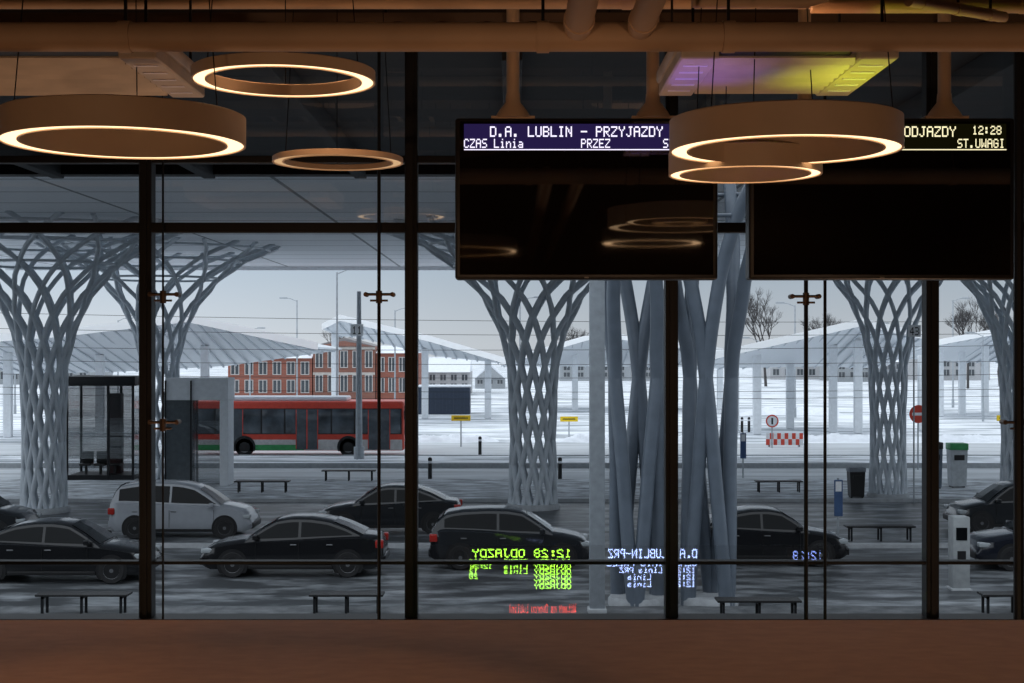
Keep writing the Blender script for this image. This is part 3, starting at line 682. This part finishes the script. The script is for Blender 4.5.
# ------------------------------------------------------------------ buildings
def building(px0, px1, pytop, D, depth, wallmat, label, rows=2, ncol=8, gable=0.0, gaxis='x', winh=1.5, snow=True, band=False, frame=None):
    x0, x1 = X(px0, D), X(px1, D); w = x1-x0; h = Z(pytop, D)
    e = empty('town_building', ((x0+x1)/2, D, -0.02), label, 'building')
    m = MB(); m.box(-w/2, w/2, 0, depth, 0, h)
    m.obj('walls', wallmat, e, sharp=None)
    m = MB(); g = gable
    if gaxis == 'x': m.prism([(-0.4, h), (depth+0.4, h), (depth/2, h+g)], 'x', -w/2, w/2)
    else: m.prism([(-w/2, h), (w/2, h), (0, h+g)], 'y', -0.3, depth)
    m.obj('roof', M_snow if snow else mat('dark_roof', (0.22,0.20,0.20)), e, sharp=None)
    if gaxis == 'y':
        m = MB(); m.prism([(-w/2+0.1, h-0.01), (w/2-0.1, h-0.01), (0, h+g-0.35)], 'y', -0.36, -0.31); m.obj('gable_wall', wallmat, e, sharp=None)
    if band:
        MB().box(-w/2, w/2, -0.12, 0, h-0.35, h-0.05).obj('cornice', mat('pale_stone', (0.5,0.46,0.42), 0.7), e)
        MB().box(-w/2, w/2, -0.08, 0, h*0.47, h*0.47+0.25).obj('string_course', mat('pale_stone', (0.5,0.46,0.42), 0.7), e)
    for c in range(4 if w > 8 else 1):
        cx = -w/2+w*(c+0.6)/(4 if w > 8 else 1)
        if gaxis == 'x' and cx < w/2-0.5: MB().bbox(cx-0.35, cx+0.35, depth/2-0.35, depth/2+0.35, h+g*0.5, h+g+0.8, 0.03, 1).obj('chimney', wallmat, e)
    mw = mat('window_pane_dark', (0.08,0.09,0.10), 0.1); mf = frame or mat('window_frame_white', (0.58,0.55,0.53), 0.6)
    fh = (h-0.6)/rows
    for r in range(rows):
        for c in range(ncol):
            cx = -w/2+w*(c+0.5)/ncol; cz = 0.5+fh*(r+0.5); ww = min(0.5, w/ncol*0.26); hh = min(winh/2, fh*0.33)
            m = MB(); m.mi = 0; m.box(cx-ww, cx+ww, -0.05, 0.0, cz-hh, cz+hh); m.mi = 1
            m.box(cx-ww-0.07, cx-ww, -0.1, 0, cz-hh-0.07, cz+hh+0.07); m.box(cx+ww, cx+ww+0.07, -0.1, 0, cz-hh-0.07, cz+hh+0.07)
            m.box(cx-ww, cx+ww, -0.1, 0, cz+hh, cz+hh+0.07); m.box(cx-ww, cx+ww, -0.1, 0, cz-hh-0.07, cz-hh); m.box(cx-0.04, cx+0.04, -0.08, 0, cz-hh, cz+hh)
            m.obj('facade_window', [mw, mf], e, sharp=None)
building(228, 312, 358, 150, 9, M_brick, 'red brick two storey house with snowy roof', 2, 6, 1.0)
M_brick2 = brick_mat('brown_brick', (0.26,0.10,0.07), (0.31,0.13,0.09), (0.2,0.12,0.10), 1.0, 0.5, 0.16, 0.02, rot=(math.pi/2,0,0))
building(313, 375, 346, 150, 8.6, M_brick2, 'taller red brick house with pale stone bands', 2, 5, 0.9, 'y', snow=False, winh=2.0, band=True)
building(376, 418, 353, 150.5, 9, M_brick, 'red brick house with snowy roof', 2, 4, 0.8)
M_pl = mat('pale_plaster', (0.46,0.46,0.47), 0.8); M_gr = mat('grey_plaster', (0.36,0.38,0.40), 0.8); M_fw = mat('window_frame_grey', (0.42,0.43,0.44), 0.6)
building(427, 470, 372, 165, 10, M_pl, 'pale plaster house with snowy roof', 2, 4, 1.6, frame=M_fw)
building(475, 505, 378, 190, 10, M_gr, 'grey plaster house with snowy roof', 1, 3, 2.0, 'y', frame=M_fw)
building(560, 655, 364, 230, 12, M_gr, 'long grey building with snowy roof', 2, 7, 2, frame=M_fw)
building(770, 830, 358, 240, 12, M_pl, 'pale townhouse with snowy roof', 2, 5, 2, 'x', frame=M_fw)
building(836, 905, 362, 225, 12, M_gr, 'grey townhouse with snowy roof', 2, 6, 2, frame=M_fw)
building(915, 990, 358, 235, 12, M_pl, 'pale townhouse with snowy roof', 2, 6, 2.5, frame=M_fw)
building(-20, 90, 358, 210, 12, M_gr, 'long grey building with snowy roof', 2, 8, 2, frame=M_fw)
CD = 119
x0, x1 = X(418, CD), X(470, CD)
e = empty('container_kiosk', ((x0+x1)/2, CD, -0.02), 'dark blue container kiosk standing on snow', 'kiosk')
w = (x1-x0)/2; h = Z(387, CD)
m = MB(); m.bbox(-w, w, 0, 2.4, 0.0, h, 0.05, 1)
for i in range(14): m.box(-w+0.15+i*(2*w-0.3)/13.5, -w+0.27+i*(2*w-0.3)/13.5, -0.05, 0, 0.1, h-0.1)
m.obj('container_body', mat('dark_blue_metal', (0.03,0.045,0.075), 0.5), e)
MB().bbox(-w-0.05, w+0.05, -0.05, 2.45, h, h+0.15, 0.04).obj('snow_layer', M_snow, e)

def kiosk(px0, px1, D, pytop, label, fr):
    x0, x1 = X(px0, D), X(px1, D); w = (x1-x0)/2; h = Z(pytop, D)-0.06; d = 2.0
    e = empty('glass_kiosk', ((x0+x1)/2, D, 0.06), label, 'kiosk')
    for sx in (-w, 0.25*w, w):
        for yy in (0, d): MB().bbox(sx-0.05, sx+0.05, yy-0.05, yy+0.05, 0, h, 0.01, 1).obj('frame_post', fr, e)
    MB().bbox(-w-0.12, w+0.12, -0.15, d+0.15, h-0.25, h+0.15, 0.03).obj('roof', fr, e)
    MB().bbox(-w, w, -0.03, d, 0, 0.20, 0.02, 1).obj('base_panel', fr, e)
    MB().box(-w+0.06, w-0.06, d-0.02, d, 0.2, h-0.25).obj('glass_panel', M_clear, e)
    MB().box(-w+0.06, w-0.06, 0, 0.02, 0.9, h-0.25).obj('glass_panel', M_clear, e)
    MB().box(-w-0.01, -w+0.01, 0.06, d-0.06, 0.2, h-0.25).obj('glass_panel', M_clear, e)
    MB().box(w-0.01, w+0.01, 0.06, d-0.06, 0.2, h-0.25).obj('glass_panel', M_clear, e)
    MB().bbox(0.05, 0.45*w, 0.9, 1.4, 0.2, h-0.6, 0.02).obj('display_panel', mat('dark_maroon', (0.05,0.02,0.02), 0.5), e)
    for q in range(3): 
        sx = -w+0.35+q*0.62
        m = MB(); m.bbox(sx, sx+0.5, 0.5, 1.0, 0.55, 0.65, 0.03); m.bbox(sx, sx+0.5, 0.95, 1.05, 0.6, 1.15, 0.03); m.box(sx+0.2, sx+0.3, 0.7, 0.8, 0.2, 0.56)
        m.obj('seat', M_black, e)
kiosk(67, 133, 60.5, 380, 'dark framed glass kiosk standing on the walkway', M_steel_dark)
D = 58.0
e = empty('entrance_portal', (X(197, D), D, 0.06), 'pale portal frame with dark glazed panel on the walkway', 'portal')
a = X(166, D)-X(197, D); b = X(229, D)-X(197, D); h = Z(378, D)-0.06
MB().bbox(a, b, -0.2, 1.2, h-0.9, h, 0.02, 1).obj('lintel', M_white, e)
MB().bbox(b-0.35, b, -0.15, 1.0, 0, h-0.9, 0.02, 1).obj('post', M_white, e)
MB().bbox(a, a+1.1, -0.1, 1.0, 0, h-0.1, 0.02, 1).obj('glazed_panel', mat('grey_glazing', (0.10,0.115,0.125), 0.1), e)
MB().box(a+1.12, b-0.36, 0.4, 0.42, 0, h-0.9).obj('glass_panel', M_clear, e)
for q in (a, a+1.04): MB().bbox(q, q+0.06, -0.26, -0.21, 0, h-0.1, 0.005, 1).obj('frame_strip', M_steel_dark, e)

# ------------------------------------------------------------------ poles and wires
def lamp_post(px, D, pytop, r=0.10, arm=0.0, label='slender grey street lamp post', head=True, kmat=M_pole):
    h = Z(pytop, D)
    e = empty('street_lamp', (X(px, D), D, -0.02), label, 'street lamp')
    MB().tube([(0,0,0),(0,0,0.8),(0,0,0.82),(0,0,h)], [r*1.5, r*1.5, r, r*0.6], 12).obj('pole', kmat, e)
    if head:
        m = MB(); m.tube([(0,0,h-0.1),(arm*0.5,0,h+0.15),(arm,0,h+0.2)], r*0.4, 8); m.obj('arm', kmat, e)
        MB().bbox(arm-0.35, arm+0.35, -0.12, 0.12, h+0.14, h+0.26, 0.04).obj('lamp_head', kmat, e)
lamp_post(359, 70, 291, 0.17, label='thick pale grey mast beside the bus', head=False)
lamp_post(337, 84.8, 272, 0.08, 1.2); lamp_post(297, 126, 300, 0.08, -1.2); lamp_post(250, 126, 330, 0.07, 1); lamp_post(395, 125, 310, 0.08, 1.2)
lamp_post(520, 88, 300, 0.07, 1.2); lamp_post(795, 114, 305, 0.08, -1.2); lamp_post(872, 130, 325, 0.08, 1.2); lamp_post(758, 112, 340, 0.06, -1)
lamp_post(953, 132, 300, 0.08, 1.2); lamp_post(983, 108, 335, 0.06, -1); lamp_post(15, 120, 330, 0.08, 1.0); lamp_post(118, 130, 320, 0.08, 1.0)
def wire(p0, p1, sag=0.5):
    p0 = Vector(p0); p1 = Vector(p1)
    m = MB(); m.tube([p0.lerp(p1, i/16)-Vector((0,0,sag*4*(i/16)*(1-i/16))) for i in range(17)], 0.014, 5)
    o = m.obj('overhead_wire', M_steel_dark); o['label'] = 'thin dark overhead trolley wire'; o['category'] = 'wire'; o['group'] = 'overhead wires'
WX = 36.0
for i, (ya, yb, D) in enumerate([(385,387,82),(392,394,82),(372,372,82),(358,359,82),(345,343,82),(326,332,82),(310,320,82)]):
    wire((-WX, D+0.0, Z(ya, D)), (WX, D, Z(yb, D)), 0.35)
for s in (-1, 1):
    e = empty('catenary_mast', (s*(WX+0.2), 82, 0), 'grey steel mast carrying the trolley wires', 'mast')
    MB().tube([(0,0,0),(0,0,9.0)], [0.205,0.20], 12).obj('pole', M_pole, e)

def bare_tree(px, D, pytop, spread, label, seed=1):
    rnd = random.Random(seed); h = Z(pytop, D)
    m = MB()
    def br(p, d, L, r, lev):
        q = p+d*L; mid = p+d*L*0.5+Vector((rnd.uniform(-1,1), rnd.uniform(-1,1), 0))*L*0.06
        m.tube([p, mid, q], [r, r*0.8, r*0.6], 5, caps=False)
        if lev == 0: return
        for k in range(4 if lev > 1 else 5):
            a = rnd.uniform(0, 2*math.pi); tilt = rnd.uniform(0.25, 0.75)*spread
            side = Vector((math.cos(a), math.sin(a), 0))
            nd = (d*math.cos(tilt)+side*math.sin(tilt)+Vector((0,0,0.15))).normalized()
            br(p.lerp(q, rnd.uniform(0.6, 1.0)), nd, L*rnd.uniform(0.55, 0.78), r*0.55, lev-1)
    br(Vector((0,0,-0.1)), Vector((0,0,1)), h*0.38, 0.016*h, 5)
    o = m.obj('bare_tree', M_bark, loc=(X(px, D), D, 0)); o['label'] = label; o['category'] = 'tree'
bare_tree(766, 200, 285, 0.9, 'leafless winter tree behind the shelters', 3)
bare_tree(968, 190, 295, 1.0, 'leafless winter tree behind the shelters', 5)
bare_tree(835, 210, 300, 1.0, 'leafless winter tree behind the shelters', 8)
bare_tree(335, 175, 322, 0.9, 'leafless winter tree beside the brick house', 9)
bare_tree(575, 190, 315, 1.0, 'leafless winter tree behind the shelters', 12)
bare_tree(1000, 200, 305, 1.0, 'leafless winter tree behind the shelters', 14)

# ------------------------------------------------------------------ signs, bins, benches
def sign_disc(px, py, D, r, kind, label, polec=M_pole):
    z = Z(py, D)
    e = empty('road_sign', (X(px, D), D, 0.0), label, 'road sign')
    MB().tube([(0,0,0),(0,0,z+r)], 0.035, 8).obj('pole', polec, e)
    m = MB(); m.tube([(0,-0.045,z),(0,-0.065,z)], r, 32); m.obj('sign_plate', M_red, e)
    if kind == 'noentry':
        MB().box(-r*0.7, r*0.7, -0.075, -0.066, z-r*0.16, z+r*0.16).obj('white_bar', mat('sign_white', (0.85,0.86,0.88), 0.5), e)
    else:
        m = MB(); m.tube([(0,-0.066,z),(0,-0.072,z)], r*0.78, 32); m.obj('sign_face', mat('sign_white', (0.85,0.86,0.88), 0.5), e)
        MB().box(-0.05, 0.05, -0.08, -0.073, z-r*0.5, z+r*0.5).obj('sign_symbol', M_black, e)
sign_disc(918, 414, 66, 0.42, 'noentry', 'round red no entry sign with white bar')
sign_disc(772, 421, 80, 0.36, 'white', 'round white traffic sign with red rim')
D = 81; x0, x1 = X(766, D), X(803, D); w = (x1-x0)/2
e = empty('road_barrier', ((x0+x1)/2, D, 0.0), 'red and white striped road barrier on snow', 'barrier')
M_sw = mat('sign_white', (0.85,0.86,0.88), 0.5)
for r in range(2):
    z0 = 0.1+r*0.34
    m = MB(); k = 10
    for i in range(k):
        m.mi = (i+r) % 2; m.box(-w+i*2*w/k, -w+(i+1)*2*w/k, -0.03, 0.03, z0, z0+0.34)
    m.obj('striped_board', [M_red, M_sw], e, sharp=None)
for sx in (-w+0.2, w-0.2): MB().box(sx-0.05, sx+0.05, 0.035, 0.25, 0, 0.7).obj('leg', M_pole, e)
for px, py, D in ((461,418,81),(569,419,88.5),(700,424,90),(1006,418,80)):
    e = empty('yellow_sign', (X(px, D), D, 0.0), 'small yellow rectangular plate on a grey post', 'sign')
    z = Z(py, D)
    MB().tube([(0,0,0),(0,0,z+0.1)], 0.04, 8).obj('pole', M_pole, e)
    MB().bbox(-0.55, 0.55, -0.08, -0.05, z-0.16, z+0.16, 0.01, 1).obj('sign_plate', M_yellow, e)
    MB().box(-0.40, 0.40, -0.085, -0.081, z-0.03, z+0.03).obj('sign_stripe', M_black, e)
for px, pyt, D in ((743, 432, 62), (838, 478, 43)):
    e = empty('stop_sign_post', (X(px, D), D, 0.0), 'slender post with small blue information plate', 'sign')
    h = Z(pyt, D)
    MB().tube([(0,0,0),(0,0,h)], 0.035, 8).obj('pole', M_pole, e)
    MB().bbox(-0.13, 0.13, -0.07, -0.04, h-1.15, h-0.05, 0.01, 1).obj('sign_plate', mat('blue_plate', (0.05,0.10,0.22), 0.5), e)
    MB().box(-0.09, 0.09, -0.075, -0.071, h-0.4, h-0.1).obj('sign_face', M_sw, e)
for px, py, D, t in ((357, 330, 69.4, '11'), (914, 331, 52.0, '43')):
    e = empty('platform_number_sign', (X(px, D), D, 0.0), 'pale platform number plate on a thin post', 'sign')
    z = Z(py, D); k = D/69.4*0.75
    MB().tube([(0,0.02,0),(0,0.02,z)], 0.03, 8).obj('pole', M_pole, e)
    MB().bbox(-0.42*k, 0.42*k, -0.06, -0.03, z-0.38*k, z+0.38*k, 0.01, 1).obj('sign_plate', mat('sign_bright_white', (0.95,0.96,0.97), 0.5), e)
    m = MB(); dots(m, t, -0.30*k, z+0.25*k, 0.055*k, 0.075*k, -0.065); m.obj('numerals', M_black, e, norm=False, sharp=None)

def bin_(px, D, pytop, wd, mt, lid, label, z0=0.06):
    h = Z(pytop, D)-z0
    e = empty('litter_bin', (X(px, D), D, z0), label, 'litter bin')
    m = MB(); m.prism([(-wd*0.42,0.05),(wd*0.42,0.05),(wd*0.5,h*0.85),(-wd*0.5,h*0.85)], 'y', -wd*0.45, wd*0.45); m.obj('bin_body', mt, e)
    MB().bbox(-wd*0.54, wd*0.54, -wd*0.5, wd*0.5, h*0.85, h, 0.03).obj('lid', lid, e)
    MB().box(-wd*0.3, wd*0.3, -wd*0.45-0.02, -wd*0.45, h*0.62, h*0.74).obj('opening', M_black, e)
    for sx in (-1, 1): MB().box(sx*wd*0.35-0.03, sx*wd*0.35+0.03, -wd*0.3, wd*0.3, 0, 0.06).obj('foot', M_black, e)
bin_(856, 53.5, 467, 0.58, M_black, mat('grey_lid', (0.2,0.22,0.25)), 'dark square litter bin on the walkway')
bin_(934, 57, 442, 0.55, mat('grey_blue_bin', (0.12,0.15,0.19)), M_black, 'grey recycling bin on the walkway')
bin_(957, 57.5, 443, 0.68, mat('pale_bin', (0.5,0.53,0.55)), M_green, 'pale recycling bin with green lid')
D = 33.7
e = empty('ticket_machine', (X(959, D), D, 0.0), 'pale grey ticket machine on the pavement', 'ticket machine')
h = Z(516, D)
MB().bbox(-0.2, 0.2, -0.2, 0.2, 0.05, h, 0.02).obj('cabinet', mat('machine_grey', (0.32,0.34,0.35), 0.5), e)
MB().bbox(-0.13, 0.13, -0.215, -0.19, h-0.55, h-0.25, 0.006, 1).obj('screen', M_darkglass, e)
MB().bbox(-0.1, 0.1, -0.215, -0.19, h-1.0, h-0.8, 0.006, 1).obj('tray', M_black, e)
MB().bbox(-0.24, 0.24, -0.24, 0.24, 0, 0.06, 0.01, 1).obj('plinth', M_kerb, e)

def bench(px0, px1, D, label, z0):
    x0, x1 = X(px0, D), X(px1, D); w = (x1-x0)/2; h = 0.45
    e = empty('bench', ((x0+x1)/2, D, z0), label, 'bench', group='dark benches outside the station')
    for k in range(4): MB().bbox(-w, w, -0.22+k*0.12, -0.13+k*0.12, h-0.05, h, 0.01, 1).obj('seat_slat', M_black, e)
    for t in (-0.85, 0.0, 0.85):
        m = MB(); m.box(t*w-0.025, t*w+0.025, -0.2, -0.15, 0, h-0.05); m.box(t*w-0.025, t*w+0.025, 0.13, 0.18, 0, h-0.05); m.box(t*w-0.025, t*w+0.025, -0.2, 0.18, h-0.1, h-0.05)
        m.obj('leg', M_steel_dark, e)
for a, b, D, z0 in ((235,290,55.5,0.06),(322,376,60.2,0.06),(755,802,55.5,0.06),(845,914,42.2,0.0),(38,130,30.3,0.07),(310,384,30.3,0.07),(716,800,29.6,0.07),(980,1050,30.3,0.07)):
    bench(a, b, D, 'dark slatted metal bench without backrest', z0)
for px, D in ((735,95),(742,95),(749,95),(620,62),(650,62),(560,61),(480,75),(430,61)):
    e = empty('bollard', (X(px, D), D, -0.02), 'short dark bollard with pale band', 'bollard', group='bollards by the bus road')
    MB().tube([(0,0,0),(0,0,0.95),(0,0,1.0)], [0.09,0.09,0.05], 12).obj('post', M_black, e)
    MB().tube([(0,0,0.75),(0,0,0.85)], 0.094, 12).obj('band', M_sw, e)

# ------------------------------------------------------------------ world & lights
w = bpy.data.worlds.new('overcast'); scene.world = w; w.use_nodes = True
nt = w.node_tree; bg = nt.nodes['Background']
tc = nt.nodes.new('ShaderNodeTexCoord'); sp = nt.nodes.new('ShaderNodeSeparateXYZ'); rp = nt.nodes.new('ShaderNodeValToRGB')
nt.links.new(tc.outputs['Generated'], sp.inputs[0]); nt.links.new(sp.outputs['Z'], rp.inputs[0])
cr = rp.color_ramp
cr.elements[0].position = 0.0; cr.elements[0].color = (0.50,0.54,0.58,1)
cr.elements[1].position = 0.6; cr.elements[1].color = (1.0,1.1,1.2,1)
el = cr.elements.new(0.06); el.color = (0.36,0.44,0.52,1)
el = cr.elements.new(0.15); el.color = (0.54,0.61,0.69,1)
mr = nt.nodes.new('ShaderNodeMapRange'); mr.interpolation_type = 'SMOOTHSTEP'
mr.inputs['From Min'].default_value = 0.12; mr.inputs['From Max'].default_value = -0.32
mr.inputs['To Min'].default_value = 0.97; mr.inputs['To Max'].default_value = 1.34
nt.links.new(sp.outputs['X'], mr.inputs['Value'])
nt.links.new(rp.outputs[0], bg.inputs[0]); nt.links.new(mr.outputs[0], bg.inputs[1])

def light(name, kind, loc, energy, col, size=0.5, rot=(0,0,0), cone=100):
    l = bpy.data.lights.new(name, kind); l.energy = energy; l.color = col
    if kind == 'AREA': l.size = size
    else: l.shadow_soft_size = size
    if kind == 'SPOT': l.spot_size = math.radians(cone); l.spot_blend = 0.6
    o = bpy.data.objects.new(name, l); COL.objects.link(o); o.location = loc; o.rotation_euler = rot
    return o
WARM = (1.0,0.60,0.36)
light('added_warm_uplight', 'AREA', (-1.8, 6.8, 3.5), 24, WARM, 0.8, (math.radians(205),0,0))  # added out-of-view fill, warms pipe undersides; no hall fixture stands here
light('added_warm_uplight', 'AREA', (2.4, 6.8, 3.5), 24, WARM, 0.8, (math.radians(205),0,0))  # second added fill for the ceiling pipes, also out of view
for x in (-1.6, 1.8): light('added_ceiling_wash', 'SPOT', (x, -0.5, 4.9), 105, WARM, 0.1, (math.radians(111),0,0), 56)  # added fill behind the camera to brighten the ceiling services, no real lamp
for x in (-2.6, -0.8, 1.0, 2.8): light('added_floor_fill', 'SPOT', (x, 5.6, 7.4), 27, (1.0,0.57,0.32), 0.05, (math.radians(4),0,0), 90)  # added downward fill to brighten the brown floor, not actual fixtures
l = light('added_violet_tint', 'SPOT', (X(684,5.5), 5.4, 6.50), 5, (0.35,0.2,1.0), 0.05, (math.pi,0,0), 110)  # added light with no fixture, gives the vent panel its violet tint
l = light('added_yellow_tint', 'SPOT', (X(862,5.5), 5.5, 6.50), 5, (0.75,0.9,0.03), 0.05, (math.pi,0,0), 110)  # added light with no fixture, gives the vent panel its yellow tint

cam = bpy.data.cameras.new('camera'); co = bpy.data.objects.new('camera', cam); COL.objects.link(co)
co.location = (0, 0, EYE); co.rotation_euler = (math.pi/2, 0, 0)
cam.sensor_width = 36; cam.lens = F/1024*36; cam.shift_y = 3.5/1024; cam.clip_end = 2000; cam.clip_start = 0.05
scene.camera = co
scene.view_settings.view_transform = 'Standard'
scene.view_settings.look = 'None'
